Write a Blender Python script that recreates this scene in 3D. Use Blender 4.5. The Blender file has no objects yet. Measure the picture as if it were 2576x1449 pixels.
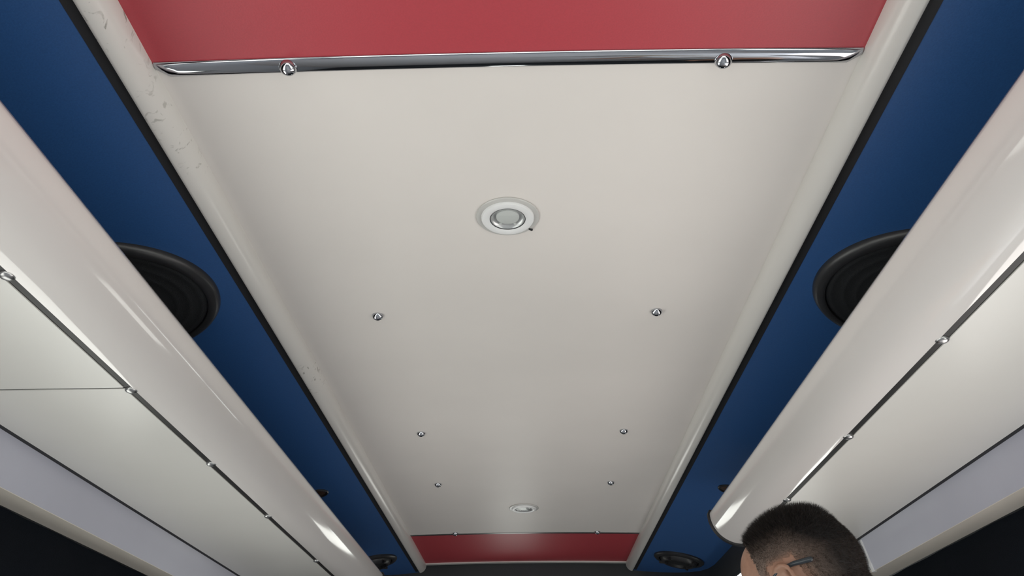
import bpy, bmesh, math, random
import numpy as np
from mathutils import Vector, Matrix

random.seed(7)
rng = np.random.default_rng(7)
SC = bpy.context.scene
COL = SC.collection
PI = math.pi
CAM_Z = 1.45                      # eye height; all z values below are given relative to it and lifted by CAM_Z


def Zr(z):
    return z + CAM_Z


# ------------------------------------------------------------------ camera
FPX = 2000.0
yaw, pitch, roll = 0.02038787, 0.53654234, -0.00578736
cam_d = bpy.data.cameras.new('camera')
cam = bpy.data.objects.new('camera', cam_d)
COL.objects.link(cam)
cam_d.sensor_width = 36.0
cam_d.lens = FPX / 2576.0 * 36.0
cam_d.clip_start = 0.02
cy, sy, cp, sp = math.cos(yaw), math.sin(yaw), math.cos(pitch), math.sin(pitch)
fwd = Vector((-sy * cp, cy * cp, sp))
rgt = Vector((cy, sy, 0))
upv = rgt.cross(fwd)
cr, sr = math.cos(roll), math.sin(roll)
r2 = rgt * cr + upv * sr
u2 = upv * cr - rgt * sr
cam.matrix_world = Matrix((
    (r2.x, u2.x, -fwd.x, 0.01847),
    (r2.y, u2.y, -fwd.y, 0.0),
    (r2.z, u2.z, -fwd.z, CAM_Z),
    (0, 0, 0, 1)))
SC.camera = cam

# ------------------------------------------------------------------ colour management
SC.view_settings.view_transform = 'Standard'
SC.view_settings.look = 'None'
SC.view_settings.exposure = 0.0
SC.view_settings.gamma = 1.0
SC.view_settings.use_curve_mapping = False

# ------------------------------------------------------------------ world: hazy bright sky over pale ground
W = bpy.data.worlds.new('daylight')
SC.world = W
W.use_nodes = True
nt = W.node_tree
nt.nodes.clear()
tc = nt.nodes.new('ShaderNodeTexCoord')
sx = nt.nodes.new('ShaderNodeSeparateXYZ')
mr = nt.nodes.new('ShaderNodeMapRange')
mr.inputs['From Min'].default_value = -1
mr.inputs['From Max'].default_value = 1
rp = nt.nodes.new('ShaderNodeValToRGB')
el = rp.color_ramp.elements
el[0].position = 0.0
el[0].color = (0.60, 0.57, 0.55, 1)
el[1].position = 1.0
el[1].color = (0.72, 0.86, 1.0, 1)
e = el.new(0.47)
e.color = (0.68, 0.65, 0.62, 1)
e = el.new(0.53)
e.color = (0.95, 0.98, 1.0, 1)
bg = nt.nodes.new('ShaderNodeBackground')
bg.inputs['Strength'].default_value = 5.6
wo = nt.nodes.new('ShaderNodeOutputWorld')
nt.links.new(tc.outputs['Generated'], sx.inputs[0])
nt.links.new(sx.outputs['Z'], mr.inputs['Value'])
nt.links.new(mr.outputs[0], rp.inputs['Fac'])
nt.links.new(rp.outputs['Color'], bg.inputs['Color'])
nt.links.new(bg.outputs[0], wo.inputs['Surface'])


def portal(name, loc, rot, sx_, sy_):
    d = bpy.data.lights.new(name, 'AREA')
    d.shape = 'RECTANGLE'
    d.size, d.size_y = sx_, sy_
    d.cycles.is_portal = True
    o = bpy.data.objects.new(name, d)
    COL.objects.link(o)
    o.location = loc
    o.rotation_euler = rot
    return o


# ------------------------------------------------------------------ materials
def mat(name, col, rough=0.5, metal=0.0, spec=0.5, coat=0.0, coat_rough=0.05):
    m = bpy.data.materials.new(name)
    m.use_nodes = True
    b = m.node_tree.nodes['Principled BSDF']
    b.inputs['Base Color'].default_value = (*col, 1)
    b.inputs['Roughness'].default_value = rough
    b.inputs['Metallic'].default_value = metal
    b.inputs['Specular IOR Level'].default_value = spec
    b.inputs['Coat Weight'].default_value = coat
    b.inputs['Coat Roughness'].default_value = coat_rough
    return m


def add_noise(m, scale=40.0, amount=0.06, bump=0.0, detail=3.0, stretch=(1, 1, 1), bump_scale=None):
    """subtle mottling of base colour and fine relief, in object space"""
    t = m.node_tree
    b = t.nodes['Principled BSDF']
    c = b.inputs['Base Color'].default_value[:]
    co = t.nodes.new('ShaderNodeTexCoord')
    mp = t.nodes.new('ShaderNodeMapping')
    mp.inputs['Scale'].default_value = stretch
    n = t.nodes.new('ShaderNodeTexNoise')
    n.inputs['Scale'].default_value = scale
    n.inputs['Detail'].default_value = detail
    r = t.nodes.new('ShaderNodeValToRGB')
    r.color_ramp.elements[0].position = 0.3
    r.color_ramp.elements[1].position = 0.7
    r.color_ramp.elements[0].color = (*[max(0, v * (1 - amount)) for v in c[:3]], 1)
    r.color_ramp.elements[1].color = (*[min(1, v * (1 + amount)) for v in c[:3]], 1)
    t.links.new(co.outputs['Object'], mp.inputs['Vector'])
    t.links.new(mp.outputs[0], n.inputs['Vector'])
    t.links.new(n.outputs['Fac'], r.inputs['Fac'])
    t.links.new(r.outputs['Color'], b.inputs['Base Color'])
    if bump:
        n2 = n
        if bump_scale:
            n2 = t.nodes.new('ShaderNodeTexNoise')
            n2.inputs['Scale'].default_value = bump_scale
            n2.inputs['Detail'].default_value = 2
            t.links.new(mp.outputs[0], n2.inputs['Vector'])
        bp = t.nodes.new('ShaderNodeBump')
        bp.inputs['Strength'].default_value = bump
        bp.inputs['Distance'].default_value = 0.002
        t.links.new(n2.outputs['Fac'], bp.inputs['Height'])
        t.links.new(bp.outputs[0], b.inputs['Normal'])
    return m


M = {}
M['white'] = add_noise(mat('white_laminate', (0.76, 0.715, 0.68), 0.45, spec=0.45), 6, 0.015, 0.03, bump_scale=9)
M['panel'] = add_noise(mat('rack_laminate', (0.68, 0.665, 0.63), 0.30, spec=0.5), 6, 0.015, 0.03, bump_scale=9)
M['red'] = add_noise(mat('red_vinyl', (0.44, 0.036, 0.052), 0.48, spec=1.0), 500, 0.05, 0.05)
M['blue'] = add_noise(mat('blue_vinyl', (0.020, 0.086, 0.255), 0.50, spec=0.7), 420, 0.08, 0.08)
M['gloss'] = mat('glossy_white_plastic', (0.71, 0.675, 0.655), 0.09, spec=0.5, coat=0.3)
M['mould'] = mat('white_moulding', (0.68, 0.655, 0.625), 0.2, spec=0.5)
M['lavender'] = add_noise(mat('pale_lavender_plastic', (0.52, 0.52, 0.60), 0.3, spec=0.5), 8, 0.02)
M['ledge'] = mat('beige_ledge', (0.74, 0.68, 0.60), 0.3)
M['rubber'] = mat('black_rubber', (0.012, 0.012, 0.014), 0.5)
M['strip'] = mat('dark_anodised_strip', (0.012, 0.0115, 0.012), 0.42, spec=0.3)
M['chrome'] = mat('chrome', (0.50, 0.51, 0.54), 0.07, metal=1.0)
M['steel'] = mat('dull_steel', (0.40, 0.40, 0.40), 0.3, metal=1.0)
M['whiteplastic'] = mat('white_plastic', (0.80, 0.80, 0.80), 0.3)
M['greyring'] = mat('pale_grey_plastic', (0.55, 0.54, 0.52), 0.25)
M['black'] = add_noise(mat('black_plastic', (0.022, 0.022, 0.024), 0.34), 60, 0.1, 0.03)
M['grille'] = add_noise(mat('speaker_grille', (0.010, 0.011, 0.013), 0.6), 900, 0.5, 0.4)
M['fairing'] = add_noise(mat('charcoal_fairing', (0.014, 0.017, 0.021), 0.55), 300, 0.1, 0.1)
M['curtain'] = add_noise(mat('navy_cloth', (0.010, 0.013, 0.019), 0.9, spec=0.2), 500, 0.2, 0.2)
M['wall'] = add_noise(mat('grey_wall_lining', (0.40, 0.40, 0.41), 0.6), 20, 0.05)
M['floor'] = add_noise(mat('grey_floor_vinyl', (0.46, 0.43, 0.41), 0.5), 60, 0.12)
M['roof'] = mat('grey_roof_skin', (0.10, 0.10, 0.11), 0.6)
M['reflector'] = mat('silver_reflector', (0.74, 0.74, 0.74), 0.30, metal=0.7)
M['led'] = mat('frosted_led', (0.72, 0.73, 0.71), 0.35)
M['amber'] = mat('brown_lens', (0.05, 0.03, 0.022), 0.2)
M['frame'] = mat('window_rubber', (0.02, 0.02, 0.02), 0.5)


def glass_mat(name, tint, gloss=0.06):
    m = bpy.data.materials.new(name)
    m.use_nodes = True
    t = m.node_tree
    t.nodes.clear()
    o = t.nodes.new('ShaderNodeOutputMaterial')
    mx = t.nodes.new('ShaderNodeMixShader')
    tr = t.nodes.new('ShaderNodeBsdfTransparent')
    tr.inputs['Color'].default_value = (*tint, 1)
    gl = t.nodes.new('ShaderNodeBsdfGlossy')
    gl.inputs['Roughness'].default_value = 0.02
    mx.inputs['Fac'].default_value = gloss
    t.links.new(tr.outputs[0], mx.inputs[1])
    t.links.new(gl.outputs[0], mx.inputs[2])
    t.links.new(mx.outputs[0], o.inputs['Surface'])
    return m


M['glass'] = glass_mat('window_glass', (0.94, 0.97, 0.96))
M['lens'] = glass_mat('clear_lens', (0.93, 0.94, 0.94), 0.10)


def scuffed():
    m = mat('scuffed_white_moulding', (0.68, 0.655, 0.625), 0.22, spec=0.5)
    t = m.node_tree
    b = t.nodes['Principled BSDF']
    co = t.nodes.new('ShaderNodeTexCoord')
    mp = t.nodes.new('ShaderNodeMapping')
    mp.inputs['Scale'].default_value = (1.0, 1.0, 1.0)
    n = t.nodes.new('ShaderNodeTexNoise')
    n.inputs['Scale'].default_value = 62
    n.inputs['Detail'].default_value = 4
    n.inputs['Distortion'].default_value = 1.2
    r = t.nodes.new('ShaderNodeValToRGB')
    r.color_ramp.elements[0].position = 0.60
    r.color_ramp.elements[0].color = (0, 0, 0, 1)
    r.color_ramp.elements[1].position = 0.68
    r.color_ramp.elements[1].color = (1, 1, 1, 1)
    s = t.nodes.new('ShaderNodeSeparateXYZ')
    # bands along the bus where hands and luggage rubbed the moulding
    band = t.nodes.new('ShaderNodeValToRGB')
    mrr = t.nodes.new('ShaderNodeMapRange')
    mrr.inputs['From Min'].default_value = 0.0
    mrr.inputs['From Max'].default_value = 3.3
    els = band.color_ramp.elements
    els[0].position = 0.0
    els[0].color = (1, 1, 1, 1)
    els[1].position = 1.0
    els[1].color = (0.0, 0.0, 0.0, 1)
    for yv, v in ((0.56, 1), (0.62, .25), (0.70, .6), (0.78, .7), (0.82, 0), (1.36, 0), (1.40, .9), (1.47, .9), (1.52, 0)):
        q = els.new(yv / 3.3)
        q.color = (v, v, v, 1)
    mul = t.nodes.new('ShaderNodeMath')
    mul.operation = 'MULTIPLY'
    mul2 = t.nodes.new('ShaderNodeMath')
    mul2.operation = 'MULTIPLY'
    mul2.inputs[1].default_value = 0.8
    mix = t.nodes.new('ShaderNodeMix')
    mix.data_type = 'RGBA'
    mix.inputs['A'].default_value = (0.68, 0.655, 0.625, 1)
    mix.inputs['B'].default_value = (0.22, 0.21, 0.18, 1)
    t.links.new(co.outputs['Object'], mp.inputs['Vector'])
    t.links.new(mp.outputs[0], n.inputs['Vector'])
    t.links.new(n.outputs['Fac'], r.inputs['Fac'])
    t.links.new(co.outputs['Object'], s.inputs[0])
    t.links.new(s.outputs['Y'], mrr.inputs['Value'])
    t.links.new(mrr.outputs[0], band.inputs['Fac'])
    t.links.new(r.outputs['Color'], mul.inputs[0])
    t.links.new(band.outputs['Color'], mul.inputs[1])
    t.links.new(mul.outputs[0], mul2.inputs[0])
    t.links.new(mul2.outputs[0], mix.inputs['Factor'])
    t.links.new(mix.outputs['Result'], b.inputs['Base Color'])
    return m


M['scuffed'] = scuffed()


# ------------------------------------------------------------------ object helpers
def link(name, me, m=None, parent=None):
    o = bpy.data.objects.new(name, me)
    COL.objects.link(o)
    if m is not None and me is not None and not me.materials:
        me.materials.append(m)
    if parent is not None:
        o.parent = parent
    return o


def tag(o, label=None, cat=None, group=None, kind=None):
    if label:
        o['label'] = label
    if cat:
        o['category'] = cat
    if group:
        o['group'] = group
    if kind:
        o['kind'] = kind
    return o


def empty(name, loc=(0, 0, 0), mw=None):
    o = bpy.data.objects.new(name, None)
    COL.objects.link(o)
    o.empty_display_size = 0.05
    if mw is not None:
        o.matrix_world = mw
    else:
        o.location = loc
    return o


def from_bm(name, bm, smooth=False, angle=None):
    me = bpy.data.meshes.new(name)
    bmesh.ops.recalc_face_normals(bm, faces=bm.faces)
    if smooth:
        for f in bm.faces:
            f.smooth = True
        if angle is not None:
            for ed in bm.edges:
                if len(ed.link_faces) == 2 and ed.calc_face_angle(0) > angle:
                    ed.smooth = False
    bm.to_mesh(me)
    bm.free()
    return me


def prism(name, prof, y0, y1, m, parent=None, smooth=True, ysteps=1, angle=math.radians(35)):
    """closed (x, z) profile swept along y (z relative to the eye)"""
    bm = bmesh.new()
    rings = []
    for k in range(ysteps + 1):
        y = y0 + (y1 - y0) * k / ysteps
        rings.append([bm.verts.new((x, y, Zr(z))) for x, z in prof])
    n = len(prof)
    for a, b in zip(rings[:-1], rings[1:]):
        for i in range(n):
            bm.faces.new((a[i], a[(i + 1) % n], b[(i + 1) % n], b[i]))
    bm.faces.new(rings[0])
    bm.faces.new(rings[-1][::-1])
    return link(name, from_bm(name, bm, smooth, angle), m, parent)


def strip_prof(line, t):
    """open polyline in (x, z) thickened upward/outward by t along its normal"""
    out = []
    n = len(line)
    for i, (x, z) in enumerate(line):
        a = Vector(line[max(i - 1, 0)])
        b = Vector(line[min(i + 1, n - 1)])
        d = (b - a).normalized()
        out.append((x - d.y * t, z + d.x * t))
    return list(line) + out[::-1]


def box(name, lo, hi, m, parent=None, bevel=0.0):
    bm = bmesh.new()
    bmesh.ops.create_cube(bm, size=1)
    for v in bm.verts:
        v.co = Vector([lo[i] + (v.co[i] + 0.5) * (hi[i] - lo[i]) for i in range(3)])
    if bevel:
        bmesh.ops.bevel(bm, geom=bm.edges[:], offset=bevel, segments=2, affect='EDGES')
    return link(name, from_bm(name, bm, bool(bevel), math.radians(40)), m, parent)


def lathe_me(name, prof, seg=48, a0=0.0, a1=2 * PI, flute=0.0, nfl=0):
    """(r, h) profile turned about local z; h grows along +z"""
    bm = bmesh.new()
    full = abs(a1 - a0 - 2 * PI) < 1e-6
    cols = []
    cnt = seg if full else seg + 1
    for k in range(cnt):
        a = a0 + (a1 - a0) * k / seg
        col = []
        for r, h in prof:
            rr = r
            if flute and nfl:
                rr = r * (1 + flute * (1 if k % 2 else -1) * (1 if r > 1e-6 else 0))
            col.append(bm.verts.new((rr * math.cos(a), rr * math.sin(a), h)))
        cols.append(col)
    for k in range(seg):
        a = cols[k]
        b = cols[(k + 1) % cnt]
        for i in range(len(prof) - 1):
            try:
                bm.faces.new((a[i], b[i], b[i + 1], a[i + 1]))
            except ValueError:
                pass
    bmesh.ops.remove_doubles(bm, verts=bm.verts[:], dist=1e-6)
    if not full:
        ed = [x for x in bm.edges if x.is_boundary]
        if ed:
            bmesh.ops.holes_fill(bm, edges=ed, sides=0)
    return from_bm(name, bm, True, math.radians(40))


def lathe(name, prof, m, parent, **kw):
    return link(name, lathe_me(name, prof, **kw), m, parent)


def frame_down(loc, tilt=0.0):
    """placement whose local +z points down out of a ceiling; tilt > 0 leans it towards -x"""
    n = Vector((-math.sin(tilt), 0, -math.cos(tilt)))
    y = Vector((0, 1, 0))
    x = y.cross(n)
    mw = Matrix.Identity(4)
    for i, v in enumerate((x, y, n)):
        mw[0][i], mw[1][i], mw[2][i] = v
    mw.translation = loc
    return mw


def copy_tree(o, parent=None):
    c = o.copy()
    COL.objects.link(c)
    c.parent = parent
    for ch in list(o.children):
        copy_tree(ch, c)
    return c


DOME_ME = lathe_me('screw', [(0.0100, -0.002), (0.0102, 0.0008), (0.0096, 0.0028), (0.0080, 0.0056), (0.0055, 0.0077), (0.0028, 0.0087), (0.0, 0.0090)], seg=24)
DOME_ME.materials.append(M['chrome'])
SMALL_ME = lathe_me('screw', [(0.0085, -0.002), (0.0085, 0.0012), (0.0070, 0.0030), (0.0045, 0.0042), (0.0, 0.0046)], seg=20)
SMALL_ME.materials.append(M['steel'])


def screw(parent, x, y, z, me=None):
    o = bpy.data.objects.new('screw', me or DOME_ME)
    COL.objects.link(o)
    o.parent = parent
    o.matrix_world = frame_down(Vector((x, y, Zr(z))))
    return o


# ------------------------------------------------------------------ ceiling
Y_BACK = -2.4
Y_FRONT = 3.38
ALPHA = math.radians(12)


def ceil_z(x):
    return 0.678 + 0.005 * (1 - (x / 0.40) ** 2)


def blue_z(x):
    return 0.612 - math.tan(ALPHA) * (abs(x) - 0.622)


ceiling = box('ceiling', (-0.97, Y_BACK - .05, Zr(0.80)), (0.97, Y_FRONT + .06, Zr(0.83)), M['roof'])
tag(ceiling, kind='structure')


def arch_panel(name, y0, y1, m, dz=0.0, t=0.004, hw=0.408):
    xs = [-hw + 2 * hw * i / 24 for i in range(25)]
    line = [(x, ceil_z(x) + dz) for x in xs]
    return prism(name, strip_prof(line, t), y0, y1, m, ceiling)


tag(arch_panel('panel', 0.6375, 2.812, M['white']), 'wide white laminate ceiling panel')
tag(arch_panel('panel', Y_BACK, 0.6365, M['red'], 0.0), 'red vinyl ceiling panel nearest the viewer')
tag(arch_panel('panel', 2.824, 3.285, M['red']), 'dark red vinyl ceiling panel at the front end')
arch_panel('backing', Y_BACK, 3.29, M['rubber'], 0.006, 0.01, 0.44)
tag(arch_panel('joint_strip', 2.810, 2.826, M['steel'], -0.0015, 0.003, 0.402), 'thin metal joint strip at the far red panel')
tag(arch_panel('edge_strip', 3.274, 3.296, M['mould'], -0.004, 0.008, 0.402), 'thin white strip ending the far red panel')
for y, xl, xr in ((1.232, -.2452, .2482), (1.822, -.2400, .2478), (2.234, -.2418, .2512)):
    for x in (xl, xr):
        screw(ceiling, x, y, ceil_z(x) - 0.0005)
for x in (-.2405, .2522):
    screw(ceiling, x, 2.803, ceil_z(x) - 0.001)

# blue side panels slope down from the mouldings to the walls; their front corners are rounded
BLUE_PLAN = [(0.430, 3.318), (0.47, 3.300), (0.525, 3.262), (0.578, 3.212), (0.622, 3.160), (0.652, 3.105), (0.670, 3.04),
             (0.677, 2.97), (0.678, 2.85), (0.678, 2.05)]


def blue_panel(s):
    bm = bmesh.new()
    outer = [(0.430, Y_BACK), (0.90, Y_BACK), (0.90, 2.05)]
    loop = outer + [(x, y) for x, y in BLUE_PLAN[::-1]]
    lo = [bm.verts.new((s * x, y, Zr(blue_z(x)))) for x, y in loop]
    hi = [bm.verts.new((s * x, y, Zr(blue_z(x) + 0.006))) for x, y in loop]
    bm.faces.new(lo)
    bm.faces.new(hi[::-1])
    for i in range(len(loop)):
        j = (i + 1) % len(loop)
        bm.faces.new((lo[i], lo[j], hi[j], hi[i]))
    o = link('side_panel', from_bm('side_panel', bm), M['blue'], ceiling)
    tag(o, 'blue vinyl sloping ceiling panel on the %s' % ('left' if s < 0 else 'right'))
    # black rubber seal between moulding and blue panel
    prism('seal_strip', [(s * 0.424, 0.6545), (s * 0.4395, 0.6500), (s * 0.4395, 0.662), (s * 0.424, 0.662)], Y_BACK, 3.30,
          M['rubber'], ceiling, smooth=False)


blue_panel(-1)
blue_panel(1)


# ------------------------------------------------------------------ mouldings beside the centre panels
def moulding(s, name, m):
    c = (0.4235, 0.6765)
    R = 0.0250
    prof = [(c[0] - R, 0.692)]
    for k in range(13):
        a = PI + (PI / 2) * k / 12
        prof.append((c[0] + R * math.cos(a) * (1.0), c[1] + 0.0300 * math.sin(a)))
    # small bead where the round turns into the flat outer edge
    prof += [(0.4240, 0.6470), (0.4245, 0.6480), (0.4246, 0.692)]
    prof = [(s * x, z) for x, z in prof]
    o = prism(name, prof, Y_BACK, 3.300, m, None, True, 1, math.radians(50))
    tag(o, 'quarter round white plastic moulding along the %s edge of the ceiling panels' % ('left' if s < 0 else 'right'), kind='structure')
    return o


moulding(-1, 'trim_1', M['scuffed'])
moulding(1, 'trim_2', M['mould'])

# ------------------------------------------------------------------ chrome cover strip between red and white panel
bm = bmesh.new()
NX = 64
hw = 0.397
rings = []
for i in range(NX + 1):
    u = -1 + 2 * i / NX
    x = u * hw
    d = 1 - abs(u)
    taper = min(1.0, math.sqrt(max(0.0, d / 0.018))) if d < 0.018 else 1.0
    taper = max(taper, 0.25)
    ring = []
    for k in range(9):
        a = PI * k / 8
        hwid = 0.0105 * (0.35 + 0.65 * taper)
        yy = 0.6300 + hwid + hwid * math.cos(a)
        zz = ceil_z(x) - 0.0005 - 0.0045 * (0.4 + 0.6 * taper) * math.sin(a) ** 0.8
        ring.append(bm.verts.new((x, yy, Zr(zz))))
    rings.append(ring)
for a, b in zip(rings[:-1], rings[1:]):
    for k in range(8):
        bm.faces.new((a[k], a[k + 1], b[k + 1], b[k]))
    bm.faces.new((a[8], a[0], b[0], b[8]))
bm.faces.new(rings[0])
bm.faces.new(rings[-1][::-1])
strip = link('trim_3', from_bm('trim_3', bm, True, math.radians(60)), M['chrome'])
tag(strip, 'chrome cover strip across the ceiling between the red and white panels', kind='structure')
for x, y in ((-.2468, 0.6425), (.2448, 0.6455)):
    screw(strip, x, y - 0.002, ceil_z(x) - 0.0045)

# ------------------------------------------------------------------ front fairing (charcoal, runs round the front of the ceiling)
FB = 0.523                           # lower edge


def fairing():
    path = [(x, y) for x, y in BLUE_PLAN[::-1]]
    path = [(x, y) for x, y in path] + [(0.36, 3.312), (0.2, 3.306), (0.0, 3.304)]
    full = path + [(-x, y) for x, y in path[-2::-1]]
    bm = bmesh.new()
    n = len(full)
    rings = []
    for i, (x, y) in enumerate(full):
        a = Vector(full[max(0, i - 1)])
        b = Vector(full[min(n - 1, i + 1)])
        d = (b - a).normalized()
        nrm = Vector((d.y, -d.x))            # outward side
        if nrm.dot(Vector((x, y - 1.5))) < 0:
            nrm = -nrm
        top = 0.70 if abs(x) < 0.43 else blue_z(x) + 0.012
        bot = FB if y < 3.0 else FB
        if y < 2.85:
            bot = FB - 0.018 * min(1.0, (2.85 - y) / 0.3)
        p0 = Vector((x, y))
        r = 0.012
        prof = [(0.0, top), (0.0, bot + r), (r * .3, bot + r * .3), (r, bot), (0.022, bot), (0.03, bot + .012), (0.03, top)]
        rings.append([bm.verts.new((p0.x + nrm.x * q, p0.y + nrm.y * q, Zr(z))) for q, z in prof])
    m_ = len(rings[0])
    for a, b in zip(rings[:-1], rings[1:]):
        for k in range(m_):
            bm.faces.new((a[k], a[(k + 1) % m_], b[(k + 1) % m_], b[k]))
    bm.faces.new(rings[0])
    bm.faces.new(rings[-1][::-1])
    o = link('trim_4', from_bm('trim_4', bm, True, math.radians(40)), M['fairing'])
    tag(o, 'charcoal fairing curving round the front end of the ceiling', kind='structure')


fairing()

# ------------------------------------------------------------------ body shell: walls, floor, windows
XW = 0.93
WT = 0.05
floor = box('floor', (-XW - WT, Y_BACK - .05, -0.06), (XW + WT, Y_FRONT + .06, 0.0), M['floor'])
tag(floor, kind='structure')
WIN_SPANS = {-1: [(-2.1, -0.75), (-0.60, 0.80), (0.95, 1.95)], 1: [(-2.1, -0.75), (-0.60, 0.65), (0.85, 1.65), (2.45, 3.10)]}  # all unseen; spans placed to balance daylight on racks and ceiling
WZ0, WZ1 = 0.88, 1.78                # window sill and head (world)
wn = 0


def make_window(name, axis, pos, a0, a1, z0, z1, label):
    root = empty(name, (0, 0, 0))
    tag(root, label, kind='structure')
    fw = 0.03 if a1 - a0 > 0.4 else 0.015
    parts = []

    def bx(nm, lo2, hi2, m, th):
        # lo2/hi2 = (along, z)
        if axis == 'x':
            box(nm, (pos - th, lo2[0], lo2[1]), (pos + th, hi2[0], hi2[1]), m, root)
        else:
            box(nm, (lo2[0], pos - th, lo2[1]), (hi2[0], pos + th, hi2[1]), m, root)
    bx('frame', (a0, z0), (a1, z0 + fw), M['frame'], 0.02)
    bx('frame', (a0, z1 - fw), (a1, z1), M['frame'], 0.02)
    bx('frame', (a0, z0 + fw), (a0 + fw, z1 - fw), M['frame'], 0.02)
    bx('frame', (a1 - fw, z0 + fw), (a1, z1 - fw), M['frame'], 0.02)
    bx('pane', (a0 + fw, z0 + fw), (a1 - fw, z1 - fw), M['glass'], 0.003)
    return root


for s, nm in ((-1, 'left'), (1, 'right')):
    win_spans = WIN_SPANS[s]
    x0, x1 = (s * XW, s * (XW + WT)) if s > 0 else (s * (XW + WT), s * XW)
    wall = box('wall_' + nm, (x0, Y_BACK - .05, 0), (x1, Y_FRONT + .06, WZ0), M['wall'])
    tag(wall, kind='structure')
    if s > 0:
        bpy.data.objects.remove(wall)
        wall = box('wall_right', (x0, Y_BACK - .05, 0), (x1, 0.85, WZ0), M['wall'])
        tag(wall, kind='structure')
        box('lower_panel', (x0, 1.65, 0), (x1, Y_FRONT + .06, WZ0), M['wall'], wall)
    if s < 0:
        box('upper_band', (x0, Y_BACK - .05, WZ1), (x1, Y_FRONT + .06, Zr(0.80)), M['wall'], wall)
    else:
        QY0, QZ0, QZ1 = 2.45, 1.90, 2.235
        box('upper_band', (x0, Y_BACK - .05, WZ1), (x1, QY0, Zr(0.80)), M['wall'], wall)
        box('upper_band', (x0, QY0, WZ1), (x1, Y_FRONT + .06, QZ0), M['wall'], wall)
        box('upper_band', (x0, QY0, QZ1), (x1, Y_FRONT + .06, Zr(0.80)), M['wall'], wall)
        wn += 1
        make_window('window_%d' % wn, 'x', s * (XW + WT / 2), QY0, Y_FRONT, QZ0, QZ1, 'small high window in the right wall beyond the rack end')
        portal('quarter_daylight', (s * (XW + WT + 0.03), (QY0 + Y_FRONT) / 2, (QZ0 + QZ1) / 2), (0, s * PI / 2, 0), QZ1 - QZ0, Y_FRONT - QY0)
    edges = [Y_BACK - .05] + [v for sp in win_spans for v in sp] + [Y_FRONT + .06]
    for a0, a1 in [sp for sp in win_spans if sp[0] > 2]:
        box('lower_band', (x0, a0, WZ0), (x1, a1, 1.28), M['wall'], wall)
        box('upper_band', (x0, a0, 1.58), (x1, a1, WZ1), M['wall'], wall)
    for k in range(0, len(edges), 2):
        box('pillar', (x0, edges[k], WZ0), (x1, edges[k + 1], WZ1), M['wall'], wall)
    for a0, a1 in win_spans:
        if s > 0 and a0 == 0.85:
            # unseen open entrance, added to send daylight up to the ceiling; frame only
            dr = empty('door_1')
            tag(dr, 'unseen open doorway added in the right wall for daylight', kind='structure')
            for q in (a0, a1 - .04):
                box('frame', (x0, q, 0), (x1, q + .04, WZ1 - .04), M['frame'], dr)
            box('frame', (x0, a0, WZ1 - .04), (x1, a1, WZ1), M['frame'], dr)
            portal('door_daylight', (s * (XW + WT + 0.03), (a0 + a1) / 2, WZ1 / 2), (0, s * PI / 2, 0), WZ1, a1 - a0)
            continue
        wn += 1
        w0, w1 = (1.28, 1.58) if a0 > 2 else (WZ0, WZ1)  # low right front window is unseen, added to brighten the blue panel
        make_window('window_%d' % wn, 'x', s * (XW + WT / 2), a0, a1, w0, w1, 'unseen side window in the %s wall' % nm)
        portal('window_daylight', (s * (XW + WT + 0.03), (a0 + a1) / 2, (w0 + w1) / 2), (0, s * PI / 2, 0), w1 - w0, a1 - a0)

# dark front wall, unseen small window added to streak the racks; rear wall
FX0, FX1, FS0, FS1 = -0.14, 0.04, 1.60, 1.93
ROOF = Zr(0.80)
wf = box('wall_front', (-XW, Y_FRONT, 0), (XW, Y_FRONT + .06, FS0), M['fairing'])
tag(wf, kind='structure')
box('header', (-XW, Y_FRONT, FS1), (0.70, Y_FRONT + .06, ROOF), M['fairing'], wf)
box('header', (0.70, Y_FRONT, 2.235), (XW, Y_FRONT + .06, ROOF), M['fairing'], wf)
box('pillar', (-XW, Y_FRONT, FS0), (FX0, Y_FRONT + .06, FS1), M['fairing'], wf)
box('pillar', (FX1, Y_FRONT, FS0), (XW, Y_FRONT + .06, FS1), M['fairing'], wf)
make_window('window_10', 'y', Y_FRONT + .03, 0.70, XW + WT, FS1, 2.235, 'small high corner pane in the front wall')
wn += 1
make_window('window_%d' % wn, 'y', Y_FRONT + .03, FX0, FX1, FS0, FS1, 'unseen small window added in the front wall for rack highlights')
portal('front_daylight', ((FX0 + FX1) / 2, Y_FRONT + .1, (FS0 + FS1) / 2), (-PI / 2, 0, 0), FX1 - FX0, FS1 - FS0)
wb = box('wall_back', (-XW, Y_BACK - .05, 0), (XW, Y_BACK, 1.0), M['wall'])
tag(wb, kind='structure')
box('header', (-XW, Y_BACK - .05, 1.85), (XW, Y_BACK, Zr(0.80)), M['wall'], wb)
wn += 1
make_window('window_%d' % wn, 'y', Y_BACK - .025, -XW, XW, 1.0, 1.85, 'rear window')
portal('rear_daylight', (0, Y_BACK - .1, 1.42), (PI / 2, 0, 0), 2 * XW, 0.85)

# ------------------------------------------------------------------ luggage racks
ZB = 0.4535


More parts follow.
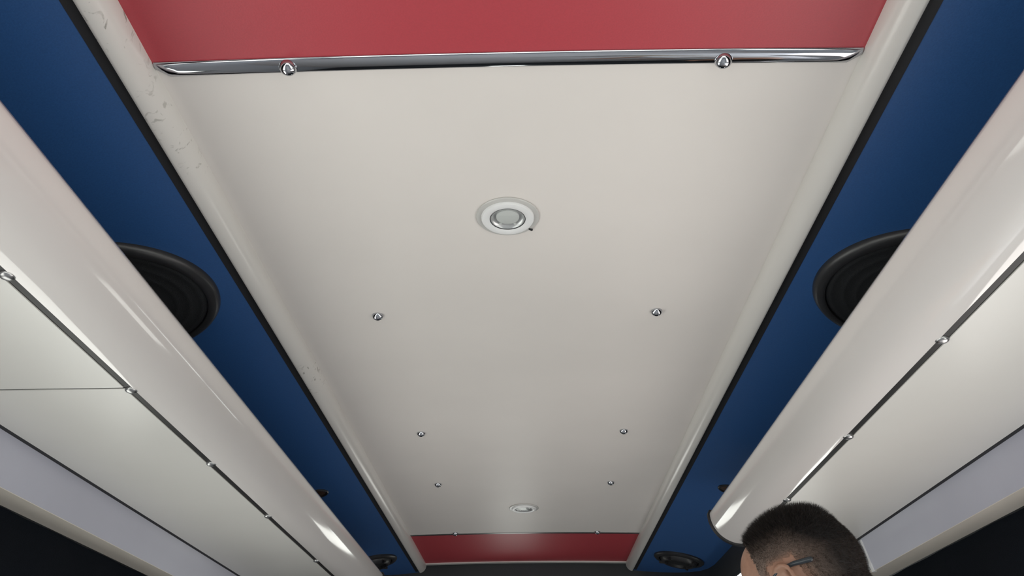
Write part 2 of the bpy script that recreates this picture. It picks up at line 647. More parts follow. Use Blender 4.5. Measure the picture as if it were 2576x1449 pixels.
def rack(s, y0, y1, seams, screws, label):
    root = empty('luggage_rack', (s * 0.7, (y0 + y1) / 2, Zr(ZB)))
    tag(root, label, 'luggage rack', 'overhead luggage racks')
    inv = Matrix.Translation(-Vector(root.location))

    def P(name, prof, a, b, m, **kw):
        o = prism(name, [(s * x, z) for x, z in prof], a, b, m, None, **kw)
        o.parent = root
        o.matrix_parent_inverse = inv
        return o
    cx_, cz_, R = 0.5390, 0.5250, 0.0715
    line = [(cx_ - R + 0.012, cz_ + 0.012), (cx_ - R + 0.004, cz_ + 0.010), (cx_ - R + 0.0005, cz_ + 0.004)]
    for k in range(0, 25):
        a = PI + (PI / 2) * k / 24
        line.append((cx_ + R * math.cos(a), cz_ + R * math.sin(a)))
    line = [q for q in line if q[0] <= 0.5365] + [(0.5375, ZB), (0.5375, ZB + .004)]
    fas = P('fascia', strip_prof(line, 0.004), y0, y1, M['gloss'], angle=math.radians(60))
    tag(fas, 'glossy white rounded front edge')
    # black ring closing each end of the rounded edge
    for ye, d in ((y1, 1), (y0, -1)):
        ln = []
        for k in range(0, 25):
            a = PI - 0.06 + (PI / 2 + 0.12) * k / 24
            ln.append((cx_ + (R + 0.0045) * math.cos(a), cz_ + (R + 0.0045) * math.sin(a)))
        pr = ln + [(cx_ + 0.004, cz_ + 0.012), (cx_ - R, cz_ + 0.012)]
        P('end_ring', pr, min(ye, ye + d * 0.012), max(ye, ye + d * 0.012), M['rubber'])
    st = P('seam_strip', [(0.5375, ZB + 0.0015), (0.5492, ZB + 0.0015), (0.5492, ZB + .006), (0.5375, ZB + .006)], y0, y1, M['strip'], smooth=False)
    tag(st, 'dark metal strip with screws')
    base = P('shelf', [(0.5495, ZB + 0.0022), (0.8020, ZB + 0.0022), (0.812, ZB + 0.007), (0.88, ZB + 0.05), (0.88, ZB + 0.06), (0.812, ZB + 0.02), (0.5495, ZB + 0.02)], y0, y1,
             M['rubber'], smooth=False)
    ys = [y0] + seams + [y1]
    for a, b in zip(ys[:-1], ys[1:]):
        P('underside_panel', [(0.5495, ZB), (0.8020, ZB), (0.8020, ZB + 0.0015), (0.5495, ZB + 0.0015)], a + 0.0024, b - 0.0024, M['panel'], smooth=False)
    P('gap_strip', [(0.8022, ZB + .003), (0.8135, ZB + .001), (0.8135, ZB + .0068), (0.8022, ZB + .0068)], y0, y1, M['rubber'], smooth=False)
    val = [(0.8137, ZB + 0.002), (0.8150, ZB - 0.002), (0.8200, ZB - 0.024), (0.8206, ZB - 0.027), (0.8285, 0.3815)]
    v = P('valance_panel', strip_prof(val, 0.005), y0, y1 - (0.028 if s > 0 else 0.0), M['lavender'], smooth=True, angle=math.radians(8))
    tag(v, 'pale lavender grey strip above the ledge')
    led = [(0.8285, 0.3805), (0.855, 0.3795), (0.8815, 0.3785)]
    lg = P('ledge', strip_prof(led, 0.006), y0, y1 + (0.25 if s > 0 else 0.0), M['ledge'], smooth=True, angle=math.radians(8))
    tag(lg, 'beige ledge along the wall')
    for y in screws:
        o = screw(None, s * 0.5430, y, ZB + 0.001, SMALL_ME)
        o.parent = root
        o.matrix_parent_inverse = inv
    P('end_panel', [(0.5410, ZB + .021), (0.812, ZB + .021), (0.876, ZB + .061), (0.876, ZB + .075), (0.541, ZB + .055)], y1 - 0.012, y1, M['rubber'], smooth=False)
    return root, inv


rack(-1, -1.4, 2.72, [-0.3, 1.0215, 2.45], [0.40, 0.72, 1.0295, 1.355, 1.706, 2.149],
     'left luggage rack with glossy white rounded front edge, white underside and dark screwed seam')
rr_, rinv = rack(1, -1.4, 2.003, [-0.3, 0.35], [0.55, 0.909, 1.258, 1.6247],
                 'right luggage rack ending in a black ring beside the man\'s head')
# the raw end of the valance on the right rack: crumbled white sealant
bm = bmesh.new()
prev = None
for k in range(15):
    t = k / 14
    x = 0.8150 + 0.0145 * t
    z = ZB - 0.001 - (ZB - 0.3800) * t
    w = 0.0010 + 0.0012 * random.random() + (0.0020 if k > 10 else 0)
    jx = random.uniform(-.0006, .0006)
    ring = [bm.verts.new((x + jx - w, 1.972 - w, Zr(z))), bm.verts.new((x + jx - w, 1.976 + w, Zr(z))), bm.verts.new((x + jx + .004, 1.976 + w, Zr(z))), bm.verts.new((x + jx + .004, 1.972 - w, Zr(z)))]
    if prev:
        for i in range(4):
            bm.faces.new((prev[i], prev[(i + 1) % 4], ring[(i + 1) % 4], ring[i]))
    else:
        bm.faces.new(ring)
    prev = ring
bm.faces.new(prev[::-1])
o = link('edge_sealant', from_bm('edge_sealant', bm), M['whiteplastic'])
o.parent = rr_
o.matrix_parent_inverse = rinv
tag(o, 'crumbling white sealant on the cut end')


# ------------------------------------------------------------------ curtains under the ledges
def curtain(s, label):
    bm = bmesh.new()
    y0, y1 = -1.6, 2.9
    n = 360
    rows = 6
    zt, zb = 0.3785, 0.20
    g = []
    for i in range(n + 1):
        y = y0 + (y1 - y0) * i / n
        col = []
        for j in range(rows + 1):
            t = j / rows
            amp = 0.0015 + 0.0045 * t
            x = 0.8875 + amp * math.sin(i * 2 * PI / 15 + 0.4 * math.sin(i * .11))
            col.append(bm.verts.new((s * x, y, Zr(zt + (zb - zt) * t))))
        g.append(col)
    for i in range(n):
        for j in range(rows):
            bm.faces.new((g[i][j], g[i + 1][j], g[i + 1][j + 1], g[i][j + 1]))
    r = bmesh.ops.solidify(bm, geom=bm.faces[:], thickness=0.002)
    o = link('curtain', from_bm('curtain', bm, True), M['curtain'])
    tag(o, label, 'curtain', 'dark curtains under the rack ledges')


curtain(-1, 'dark navy curtain hanging under the ledge of the left luggage rack')
curtain(1, 'dark navy curtain hanging under the ledge of the right luggage rack')


# ------------------------------------------------------------------ recessed ceiling lights
def downlight(x, y, label, clip_ang=None):
    root = empty('downlight', mw=frame_down(Vector((x, y, Zr(ceil_z(x))))))
    tag(root, label, 'ceiling light', 'round recessed ceiling lights')
    lathe('flange', [(0.0400, 0.0), (0.0460, 0.0002), (0.0463, 0.0014), (0.0452, 0.0026), (0.0405, 0.0032), (0.0385, 0.0030)], M['greyring'], root)
    lathe('bezel', [(0.0388, 0.0010), (0.0386, 0.0045), (0.0372, 0.0066), (0.0330, 0.0074), (0.0285, 0.0068), (0.0262, 0.0058), (0.0258, 0.0030), (0.0258, 0.0006)],
          M['whiteplastic'], root, seg=64)
    lathe('reflector', [(0.0257, 0.0050), (0.0246, 0.0048), (0.0225, 0.0022), (0.0195, 0.0010), (0.0165, 0.0010), (0.0163, 0.0006), (0.0, 0.0006)], M['reflector'], root,
          seg=96, flute=0.012, nfl=48)
    lathe('seam_ring', [(0.0259, 0.0044), (0.0262, 0.0056), (0.0254, 0.0058), (0.0252, 0.0046)], M['rubber'], root, seg=64)
    led = lathe('diffuser', [(0.0168, 0.0008), (0.0168, 0.0022), (0.0150, 0.0030), (0.0, 0.0034)], M['led'], root, seg=48)
    lathe('lens', [(0.0252, 0.0050), (0.0252, 0.0056), (0.0150, 0.0066), (0.0, 0.0070)], M['lens'], root, seg=48)
    for a in (0.9, 2.2):
        b = box('tab', (-.0022, -.0022, 0.0025), (.0022, .0022, 0.0042), M['led'], None, 0.0006)
        b.parent = root
        b.location = (0.0178 * math.cos(a), 0.0178 * math.sin(a), 0)
    if clip_ang is not None:
        b = box('clip', (-.0035, -.0016, 0.0), (.0035, .0016, 0.0035), M['rubber'], None, 0.0006)
        b.parent = root
        b.location = (0.0450 * math.cos(clip_ang), 0.0450 * math.sin(clip_ang), 0.001)
        b.rotation_euler = (0, 0, clip_ang)
        tag(b, 'dark chipped spring clip')
    return root


downlight(-.0065, 0.943, 'white round ceiling light nearer the chrome strip, in the middle of the white panel', math.radians(138))
downlight(0.0009, 2.500, 'white round ceiling light just before the far red panel')


# ------------------------------------------------------------------ loudspeakers in the blue panels
def big_speaker(s, label):
    x, y = s * 0.6245, 1.053
    root = empty('loudspeaker', mw=frame_down(Vector((x, y, Zr(blue_z(x)))), s * ALPHA))
    tag(root, label, 'loudspeaker', 'large round black loudspeakers in the blue panels')
    R = 0.1605
    lathe('rim', [(R, 0.0), (R, 0.003), (R - .003, 0.008), (R - .008, 0.011), (R - .016, 0.0122), (R - .0185, 0.0115), (R - .0192, 0.009), (R - .0192, 0.001)],
          M['black'], root, seg=96)
    rr = R - .0194
    prof = [(rr, 0.0085)]
    n = 7
    for k in range(n):
        a = rr * (0.96 - 0.92 * k / n)
        prof += [(a, 0.0088 + 0.003 * (k / n)), (a - .002, 0.0094 + 0.003 * (k / n)), (a - .005, 0.0088 + 0.003 * (k / n))]
    prof.append((0, 0.0115))
    lathe('grille', prof, M['grille'], root, seg=72)
    # joint in the rim
    for ang in (s * -0.0 + PI / 2 + s * 0.25, -PI / 2):
        b = box('clip', (R - .0195, -0.0015, 0.001), (R + .0003, 0.0015, 0.0130), M['rubber'], None, 0.0004)
        b.parent = root
        b.rotation_euler = (0, 0, -ang)
    return root


big_speaker(-1, 'large black round loudspeaker half hidden behind the left luggage rack')
big_speaker(1, 'large black round loudspeaker half hidden behind the right luggage rack')


def small_speaker(s, label):
    x, y = s * 0.556, 2.985
    root = empty('loudspeaker', mw=frame_down(Vector((x, y, Zr(blue_z(x)))), s * ALPHA))
    tag(root, label, 'loudspeaker', 'small round black loudspeakers at the front end')
    R = 0.089
    lathe('rim', [(R, 0.0), (R, 0.005), (R - .005, 0.010), (R - .014, 0.012), (R - .018, 0.010), (R - .020, 0.003)], M['black'], root, seg=64)
    lathe('cone_ring', [(R - .020, 0.003), (R - .024, 0.010), (R - .030, 0.020), (R - .036, 0.023), (R - .040, 0.021), (R - .0415, 0.010)], M['black'], root, seg=64)
    lathe('grille', [(R - .0412, 0.012), (R - .06, 0.015), (0.0, 0.017)], M['grille'], root, seg=48)
    for a in (0.4, 2.2, 3.9, 5.4):
        b = box('clip', (R - .046, -0.004, 0.016), (R - .018, 0.004, 0.0235), M['black'], None, 0.0015)
        b.parent = root
        b.rotation_euler = (0, 0, a)
    return root


small_speaker(-1, 'small black round loudspeaker in the far left blue panel, partly behind the rack')
small_speaker(1, 'small black round loudspeaker in the far right blue panel by the moulding end')


def reading_light(s, label):
    x, y = s * 0.5585, 2.125
    root = empty('reading_light', mw=frame_down(Vector((x, y, Zr(blue_z(x)))), s * ALPHA))
    tag(root, label, 'reading light', 'tiny round lights in the blue panels')
    lathe('bezel', [(0.0325, 0.0), (0.0325, 0.002), (0.030, 0.0042), (0.0265, 0.0036), (0.0255, 0.001)], M['strip'] if s > 0 else M['black'], root, seg=40)
    lathe('lens', [(0.0256, 0.0015), (0.014, 0.0032), (0.0, 0.0038)], M['amber'], root, seg=32)
    return root


reading_light(-1, 'tiny dark round light half hidden behind the left luggage rack')
reading_light(1, 'tiny metal rimmed round light half hidden behind the right luggage rack end')

# ------------------------------------------------------------------ the man at the right
HEAD_C = Vector((0.4300, 1.280, 1.6875))
PSI, PITCH, LEAN = math.radians(42), math.radians(15), math.radians(-9)
HM = Matrix.Translation(HEAD_C) @ Matrix.Rotation(PI - PSI, 4, 'Z') @ Matrix.Rotation(LEAN, 4, 'X') @ Matrix.Rotation(PITCH, 4, 'Y') @ Matrix.Scale(0.935, 4)
HI = HM.inverted()
BODY = Matrix.Translation(Vector((HEAD_C.x, HEAD_C.y, 0))) @ Matrix.Rotation(PI - PSI, 4, 'Z')   # x forward, y left, z up, origin on the floor


def add_ball(bm, mw, c, r, sub=3):
    if not hasattr(r, '__len__'):
        r = (r, r, r)
    m4 = mw @ Matrix.Translation(Vector(c)) @ Matrix.Diagonal((*r, 1))
    bmesh.ops.create_icosphere(bm, subdivisions=sub, radius=1, matrix=m4)


def add_limb(bm, mw, a, b, ra, rb, seg=20, flat=1.0, flat_axis=None):
    """tapered capsule from a to b"""
    a, b = Vector(a), Vector(b)
    d = b - a
    L = d.length
    z = d.normalized()
    x = Vector(flat_axis) if flat_axis is not None else (Vector((0, 0, 1)) if abs(z.z) < .9 else Vector((1, 0, 0)))
    y = z.cross(x).normalized()
    x = y.cross(z)
    prof = []
    for k in range(6):
        t = -PI / 2 + (PI / 2) * k / 5
        prof.append((ra * math.cos(t), ra * math.sin(t)))
    for k in range(6):
        t = (PI / 2) * k / 5
        prof.append((rb * math.cos(t), L + rb * math.sin(t)))
    rings = []
    for r, h in prof:
        if r < 1e-5:
            rings.append([bm.verts.new(mw @ (a + z * h))])
        else:
            rings.append([bm.verts.new(mw @ (a + z * h + x * (r * flat * math.cos(2 * PI * i / seg)) + y * (r * math.sin(2 * PI * i / seg)))) for i in range(seg)])
    for p, q in zip(rings[:-1], rings[1:]):
        for i in range(seg):
            j = (i + 1) % seg
            if len(p) == 1:
                bm.faces.new((p[0], q[j], q[i]))
            elif len(q) == 1:
                bm.faces.new((p[i], p[j], q[0]))
            else:
                bm.faces.new((p[i], p[j], q[j], q[i]))


def chain(bm, mw, pts, rs, **kw):
    for i in range(len(pts) - 1):
        add_limb(bm, mw, pts[i], pts[i + 1], rs[i], rs[i + 1], **kw)


def melt(name, bm, voxel, smooth_it, m, parent=None, factor=0.5):
    """join overlapping volumes into one continuous skin"""
    me = bpy.data.meshes.new(name)
    bmesh.ops.recalc_face_normals(bm, faces=bm.faces)
    bm.to_mesh(me)
    bm.free()
    tmp = bpy.data.objects.new('tmp', me)
    COL.objects.link(tmp)
    rm = tmp.modifiers.new('r', 'REMESH')
    rm.mode = 'VOXEL'
    rm.voxel_size = voxel
    rm.use_smooth_shade = True
    sm = tmp.modifiers.new('s', 'SMOOTH')
    sm.factor = factor
    sm.iterations = smooth_it
    dg = bpy.context.evaluated_depsgraph_get()
    ev = tmp.evaluated_get(dg)
    out = bpy.data.meshes.new_from_object(ev, preserve_all_data_layers=False, depsgraph=dg)
    out.name = name
    bpy.data.objects.remove(tmp)
    bpy.data.meshes.remove(me)
    out.materials.clear()
    for p in out.polygons:
        p.use_smooth = True
    return link(name, out, m, parent)


def skin_mat():
    m = mat('skin', (0.31, 0.172, 0.118), 0.48, spec=0.4)
    b = m.node_tree.nodes['Principled BSDF']
    b.inputs['Subsurface Weight'].default_value = 0.12
    b.inputs['Subsurface Radius'].default_value = (0.008, 0.003, 0.0015)
    b.inputs['Subsurface Scale'].default_value = 0.5
    return add_noise(m, 110, 0.08, 0.06)


M['skin'] = skin_mat()
M['shirt'] = add_noise(mat('pale_cotton', (0.55, 0.55, 0.56), 0.85, spec=0.2), 300, 0.2, 0.2)
M['trousers'] = add_noise(mat('khaki_cotton', (0.36, 0.31, 0.24), 0.85, spec=0.2), 300, 0.25, 0.2)
M['leather'] = mat('shoe_leather', (0.03, 0.022, 0.018), 0.4)
M['eye'] = mat('eye_white', (0.75, 0.73, 0.70), 0.15)
M['iris'] = mat('iris', (0.05, 0.028, 0.016), 0.15)
M['hairmat'] = mat('black_hair', (0.012, 0.010, 0.0095), 0.45, spec=0.35)
M['specs'] = mat('dark_blue_grey_frame', (0.022, 0.030, 0.038), 0.32)

person = empty('person', mw=BODY.copy())
tag(person, 'man with short cropped black hair and dark glasses standing under the right rack end', 'person')
PINV = BODY.inverted()


def own(o):
    o.parent = person
    o.matrix_parent_inverse = PINV
    return o


bm = bmesh.new()
H = HM
add_ball(bm, H, (-.010, 0, .008), (.099, .0765, .093), 4)
add_ball(bm, H, (.033, 0, .022), (.056, .062, .064), 4)
add_ball(bm, H, (.034, 0, -.055), (.050, .055, .070), 4)
add_ball(bm, H, (.030, 0, -.085), (.052, .050, .042))
add_ball(bm, H, (.072, 0, -.113), (.020, .022, .018))
add_ball(bm, H, (-.045, 0, -.045), (.058, .062, .055))
for s in (-1, 1):
    add_limb(bm, H, (.083, s * .012, .006), (.064, s * .046, .004), .010, .009)
    add_ball(bm, H, (.056, s * .043, -.046), (.026, .020, .020))
    add_ball(bm, H, (.099, s * .0125, -.056), .0085, 2)
    add_limb(bm, H, (.005, s * .058, -.075), (.058, s * .030, -.112), .018, .017)
    # lids
    add_limb(bm, H, (.0735, s * .020, -.012), (.068, s * .044, -.013), .006, .006)
    add_limb(bm, H, (.0735, s * .021, -.026), (.068, s * .043, -.026), .005, .005)
    # ear: helix, antihelix, concha wall, lobe
    hx = [(.006, .073, -.022), (.006, .076, -.006), (-.002, .080, .004), (-.014, .085, .007), (-.026, .089, .001), (-.031, .091, -.013),
          (-.028, .090, -.029), (-.019, .085, -.043), (-.008, .079, -.053), (.001, .075, -.054)]
    hx = [(x, s * y, z + .010) for x, y, z in hx]
    chain(bm, H, hx, [.0036, .0042, .0044, .0044, .0044, .0043, .0042, .0042, .0062, .0045], seg=12)
    ah = [(-.004, .0775, -.004), (-.016, .082, -.008), (-.020, .083, -.020), (-.016, .081, -.034), (-.006, .077, -.042)]
    chain(bm, H, [(x, s * y, z + .010) for x, y, z in ah], [.0032, .0040, .0042, .0040, .0036], seg=10)
    add_ball(bm, H, (-.012, s * .0735, -.012), (.018, .0065, .028))
    add_ball(bm, H, (.006, s * .0745, -.017), (.005, .005, .007), 2)
add_limb(bm, H, (.086, 0, -.006), (.110, 0, -.047), .0085, .0125)
add_limb(bm, H, (.085, -.018, -.081), (.085, .018, -.081), .006, .006)
add_limb(bm, H, (.088, -.010, -.079), (.088, .010, -.079), .006, .006)
add_limb(bm, H, (.083, -.016, -.091), (.083, .016, -.091), .007, .007)
# neck and trunk in body space
nb = BODY.inverted() @ (HM @ Vector((-.040, 0, -.055)))
add_limb(bm, BODY, nb, (-.085, 0, 1.455), .056, .062, seg=32)
add_limb(bm, BODY, (-.085, -.10, 1.43), (-.085, .10, 1.43), .060, .060)
add_ball(bm, BODY, (-.080, 0, 1.30), (.115, .170, .175), 4)
add_ball(bm, BODY, (-.075, 0, 1.10), (.108, .150, .16), 4)
add_ball(bm, BODY, (-.085, 0, .96), (.118, .165, .13), 4)
HANDS = []
for s in (-1, 1):
    sh = (-.085, s * .185, 1.42)
    elb = (-.070, s * .225, 1.12)
    wr = (.150, s * .105, 1.085)
    add_limb(bm, BODY, sh, elb, .052, .040)
    add_limb(bm, BODY, elb, wr, .041, .027)
    # hand: palm, four unequal fingers, thumb from the side
    w = Vector(wr)
    f = (Vector((.93, -s * .30, .10))).normalized()
    up = Vector((0, 0, 1))
    side = f.cross(up).normalized() * s           # towards the little finger side
    up = side.cross(f).normalized()
    if up.z < 0:
        up = -up
    palm0 = w + f * .015
    palm1 = w + f * .085
    for q in (-.024, -.008, .008, .024):
        add_limb(bm, BODY, palm0 + side * q * .7, palm1 + side * q, .014, .0115)
    for q, L in ((-.029, .072), (-.0095, .080), (.010, .074), (.029, .058)):
        b0 = palm1 + side * q
        b1 = b0 + f * (L * .46) + up * (-L * .14)
        b2 = b1 + f * (L * .22) + up * (-L * .22)
        b3 = b2 + f * (L * .06) + up * (-L * .24)
        chain(bm, BODY, [b0, b1, b2, b3], [.0092, .0085, .0078, .0068], seg=12)
    t0 = w + f * .030 - side * .026
    t1 = t0 + f * .028 - side * .024 - up * .008
    t2 = t1 + f * .026 - side * .004 - up * .012
    t3 = t2 + f * .020 + side * .004 - up * .006
    chain(bm, BODY, [t0, t1, t2, t3], [.014, .0115, .010, .0082], seg=12)
    hip = (-.085, s * .095, .93)
    kn = (-.060, s * .105, .50)
    an = (-.095, s * .105, .085)
    add_limb(bm, BODY, hip, kn, .088, .058, seg=28)
    add_limb(bm, BODY, kn, (-.085, s * .105, .36), .056, .055, seg=24)
    add_limb(bm, BODY, (-.085, s * .105, .36), an, .055, .037, seg=24)
    add_limb(bm, BODY, (-.125, s * .105, .042), (.075, s * .115, .036), .036, .030)
body = own(melt('body', bm, 0.0038, 5, M['skin']))

# clothes: unseen, shirt and trousers kept pale to bounce light upward
bm = bmesh.new()
add_limb(bm, BODY, (-.085, -.135, 1.425), (-.085, .135, 1.425), .068, .068)
add_ball(bm, BODY, (-.080, 0, 1.30), (.128, .184, .185), 4)
add_ball(bm, BODY, (-.075, 0, 1.10), (.124, .166, .18), 4)
add_ball(bm, BODY, (-.083, 0, .97), (.130, .178, .12), 4)
for s in (-1, 1):
    add_limb(bm, BODY, (-.085, s * .180, 1.42), (-.076, s * .215, 1.20), .064, .060)
shirt = own(melt('shirt', bm, 0.009, 4, M['shirt']))
bm = bmesh.new()
add_ball(bm, BODY, (-.085, 0, .93), (.126, .174, .11), 4)
for s in (-1, 1):
    add_limb(bm, BODY, (-.085, s * .095, .92), (-.060, s * .108, .50), .098, .075, seg=28)
    add_limb(bm, BODY, (-.060, s * .108, .50), (-.092, s * .108, .13), .075, .066, seg=28)
trousers = own(melt('trousers', bm, 0.009, 4, M['trousers']))
for s in (-1, 1):
    bm = bmesh.new()
    add_limb(bm, BODY, (-.125, s * .105, .048), (.085, s * .116, .042), .044, .040, flat=1.0)
    add_limb(bm, BODY, (-.10, s * .105, .075), (-.09, s * .105, .10), .046, .046)
    o = own(melt('shoe', bm, 0.008, 3, M['leather']))
    mn = min((o.matrix_world @ v.co).z for v in o.data.vertices)
    for v in o.data.vertices:
        if v.co.z < 0.004:
            v.co.z = 0.002

# eyes and brows
for s in (-1, 1):
    bm = bmesh.new()
    add_ball(bm, HM, (.0645, s * .032, -.019), .0122, 3)
    ey = own(link('eye', from_bm('eye', bm, True), M['eye']))
    bm = bmesh.new()
    add_ball(bm, HM, (.0745, s * .032, -.0215), (.0026, .0058, .0058), 2)
    ir = link('iris', from_bm('iris', bm, True), M['iris'])
    ir.parent = ey
    ir.matrix_parent_inverse = (BODY @ PINV).inverted() if False else Matrix.Identity(4)
    bm = bmesh.new()
    chain(bm, HM, [(.0925, s * .012, .009), (.086, s * .030, .014), (.073, s * .047, .010)], [.0028, .0034, .0018], seg=10)
    own(link('eyebrow', from_bm('eyebrow', bm, True), M['hairmat']))

# ------------------------------------------------------------------ cropped hair: a thin cap with real stubble on it
me = body.data
nv = len(me.vertices)
co = np.empty(nv * 3)
me.vertices.foreach_get('co', co)
co = co.reshape(-1, 3)
no = np.empty(nv * 3)
me.vertices.foreach_get('normal', no)
no = no.reshape(-1, 3)
HIa = np.array(HI)
loc = co @ HIa[:3, :3].T + HIa[:3, 3]
nlo = no @ HIa[:3, :3].T
HX = [-.12, -.085, -.06, -.042, -.036, .010, .013, .029, .032, .035, .042, .058, .095]
HZ = [-.070, -.066, -.060, -.040, .022, .022, -.030, -.030, .010, .052, .070, .077, .081]


def hair_amount(L):
    lim = np.interp(L[:, 0], HX, HZ)
    return L[:, 2] - lim


amt = hair_amount(loc)
near = (np.abs(loc[:, 0]) < .16) & (loc[:, 2] > -.09) & (np.abs(loc[:, 1]) < .0805)
near &= ~((loc[:, 0] > -.036) & (loc[:, 0] < .012) & (np.abs(loc[:, 1]) > .068) & (loc[:, 2] < .022))
sel = near & (amt > 0)
# cap thickness: longer on top, shaved close over the ears
top = np.clip((loc[:, 2] - .030 - np.clip(-loc[:, 0] - .03, 0, .1) * .25) / .045, 0, 1)
top = top * top * (3 - 2 * top)
thick = np.where(sel, 0.0007 + 0.0065 * top, 0) * np.clip(amt / .006, 0, 1)
cap_co = co + no * thick[:, None]
nf = len(me.polygons)
loops = np.empty(len(me.loops), dtype=np.int64)
me.loops.foreach_get('vertex_index', loops)
faces = loops.reshape(nf, 4)
fs = faces[sel[faces].all(1)]
used, inv = np.unique(fs, return_inverse=True)
fs2 = inv.reshape(-1, 4)
hm = bpy.data.meshes.new('hair')
hm.from_pydata(cap_co[used].tolist(), [], fs2.tolist())
for p in hm.polygons:
    p.use_smooth = True
ca = hm.color_attributes.new('Fade', 'FLOAT_COLOR', 'POINT')
ed_ = np.clip(amt[used] / .012, 0, 1)
earg = np.clip((np.hypot(loc[used, 0] + .012, loc[used, 2] + .012) - .028) / .020, 0, 1)
ed_ = np.minimum(ed_, np.where(np.abs(loc[used, 1]) > .055, np.maximum(earg, .15), 1))
dens = np.clip(0.22 + 0.85 * np.clip((loc[used, 2] - .022) / .055, 0, 1) + 0.75 * np.clip((-loc[used, 0] - .035) / .055, 0, 1), 0, 1)
skin_c, scalp_c, hair_c = np.array((.28, .158, .11)), np.array((.26, .19, .155)), np.array((.011, .010, .0105))
c_ = scalp_c + (hair_c - scalp_c) * dens[:, None]
c_ = skin_c + (c_ - skin_c) * ed_[:, None]
cols = np.ones((len(used), 4))
cols[:, :3] = c_
ca.data.foreach_set('color', cols.ravel())
mh = mat('cropped_hair', (0.05, 0.035, 0.03), 0.65, spec=0.2)
t = mh.node_tree
b = t.nodes['Principled BSDF']
at = t.nodes.new('ShaderNodeAttribute')
at.attribute_name = 'Fade'
nz = t.nodes.new('ShaderNodeTexNoise')
nz.inputs['Scale'].default_value = 330
nz.inputs['Detail'].default_value = 3
rpn = t.nodes.new('ShaderNodeMapRange')
rpn.inputs['From Min'].default_value = 0.3
rpn.inputs['From Max'].default_value = 0.7
rpn.inputs['To Min'].default_value = 0.55
rpn.inputs['To Max'].default_value = 1.25
vm = t.nodes.new('ShaderNodeVectorMath')
vm.operation = 'SCALE'
t.links.new(nz.outputs['Fac'], rpn.inputs['Value'])
t.links.new(at.outputs['Color'], vm.inputs[0])
t.links.new(rpn.outputs[0], vm.inputs['Scale'])
t.links.new(vm.outputs[0], b.inputs['Base Color'])
hair = own(link('hair', hm, mh))
tag(hair, 'short black hair faded over the ear')

# stubble strands
tri_a, tri_b, tri_c = cap_co[fs[:, 0]], cap_co[fs[:, 1]], cap_co[fs[:, 3]]
NS = 45000
pick = rng.integers(0, len(fs), NS)
u_, v_ = rng.random(NS), rng.random(NS)
base = tri_a[pick] + (tri_b[pick] - tri_a[pick]) * u_[:, None] + (tri_c[pick] - tri_a[pick]) * v_[:, None]
nn = no[fs[pick, 0]]
lb = (base @ HIa[:3, :3].T) + HIa[:3, 3]
HMa = np.array(HM)[:3, :3] / 0.935
tp = top[fs[pick, 0]]
flow = np.stack([-.45 + .25 * tp, np.zeros(NS), -.75 + .9 * tp], 1) @ HMa.T
dirv = nn * (0.55 + 0.45 * tp)[:, None] + flow * (0.75 - .35 * tp)[:, None] + rng.normal(0, .22, (NS, 3))
dirv /= np.linalg.norm(dirv, axis=1)[:, None]
edge = np.clip(amt[fs[pick, 0]] / .012, .3, 1)
Ls = (0.0045 + 0.0050 * tp) * rng.uniform(.6, 1.2, NS) * edge
sidev = np.cross(dirv, rng.normal(0, 1, (NS, 3)))
sidev /= np.linalg.norm(sidev, axis=1)[:, None]
wd = 0.00020
v0 = base - nn * .0006 - sidev * wd
v1 = base - nn * .0006 + sidev * wd
v2 = base + dirv * Ls[:, None]
V = np.stack([v0, v1, v2], 1).reshape(-1, 3)
F = np.arange(NS * 3).reshape(-1, 3)
sm_ = bpy.data.meshes.new('stubble')
sm_.from_pydata(V.tolist(), [], F.tolist())
sc_ = sm_.color_attributes.new('Fade', 'FLOAT_COLOR', 'POINT')
dn = np.clip(0.04 + 1.0 * np.clip((lb[:, 2] - .022) / .05, 0, 1) + 0.75 * np.clip((-lb[:, 0] - .035) / .055, 0, 1), 0, 1)
k_ = np.clip(dn + rng.normal(0, .18, NS), 0, 1)
sc3 = np.ones((NS * 3, 4))
sc3[:, :3] = np.repeat(np.array((.13, .094, .076)) + (np.array((.012, .0105, .010)) - np.array((.13, .094, .076))) * k_[:, None], 3, axis=0)
sc_.data.foreach_set('color', sc3.ravel())
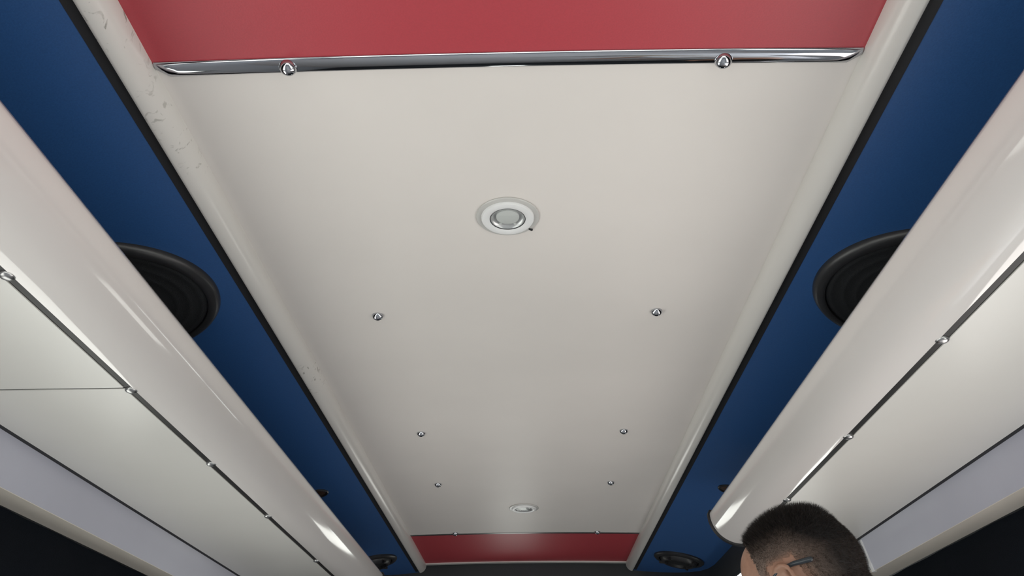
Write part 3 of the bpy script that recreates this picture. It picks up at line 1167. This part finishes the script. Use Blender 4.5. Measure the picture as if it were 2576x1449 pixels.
mst = mat('stubble_hair', (0.02, 0.02, 0.02), 0.5, spec=0.3)
at2 = mst.node_tree.nodes.new('ShaderNodeAttribute')
at2.attribute_name = 'Fade'
mst.node_tree.links.new(at2.outputs['Color'], mst.node_tree.nodes['Principled BSDF'].inputs['Base Color'])
st_o = link('stubble', sm_, mst, None)
st_o.parent = hair
st_o['kind'] = 'stuff'

# ------------------------------------------------------------------ glasses
gl = empty('eyeglasses', mw=HM.copy())
tag(gl, 'dark framed eyeglasses worn by the man, temple tip showing behind his ear', 'glasses')


def gpart(name, bm, m):
    return link(name, from_bm(name, bm, True, math.radians(50)), m, gl)


I4 = Matrix.Identity(4)
for s in (-1, 1):
    bm = bmesh.new()
    pts = []
    for k in range(25):
        a = 2 * PI * k / 24
        pts.append((.101 - .008 * abs(math.cos(a)) * (1 if s * math.cos(a) * s > 0 else .3), s * .034 + .026 * math.copysign(abs(math.cos(a)) ** .7, math.cos(a)),
                    -.022 + .018 * math.copysign(abs(math.sin(a)) ** .7, math.sin(a))))
    chain(bm, I4, pts, [.0014] * 25, seg=8)
    gpart('rim', bm, M['specs'])
    bm = bmesh.new()
    ctr = bm.verts.new((.0985, s * .034, -.022))
    ring = [bm.verts.new(p) for p in pts[:-1]]
    for k in range(24):
        bm.faces.new((ctr, ring[k], ring[(k + 1) % 24]))
    gpart('lens', bm, M['lens'])
    bm = bmesh.new()
    chain(bm, I4, [(.093, s * .060, -.014), (.080, s * .0725, -.013), (.030, s * .0790, -.002), (.000, s * .0800, .0085)],
          [.0021, .0021, .0020, .0022], seg=10)
    gpart('temple', bm, M['specs'])
    bm = bmesh.new()
    chain(bm, I4, [(.000, s * .0800, .0085), (-.014, s * .0805, .0115), (-.036, s * .0830, .0105), (-.062, s * .0800, .0060)],
          [.0024, .0028, .0036, .0042], seg=12)
    gpart('temple_tip', bm, M['specs'])
bm = bmesh.new()
chain(bm, I4, [(.100, -.009, -.016), (.106, 0, -.012), (.100, .009, -.016)], [.0016, .0018, .0016], seg=8)
gpart('bridge', bm, M['specs'])
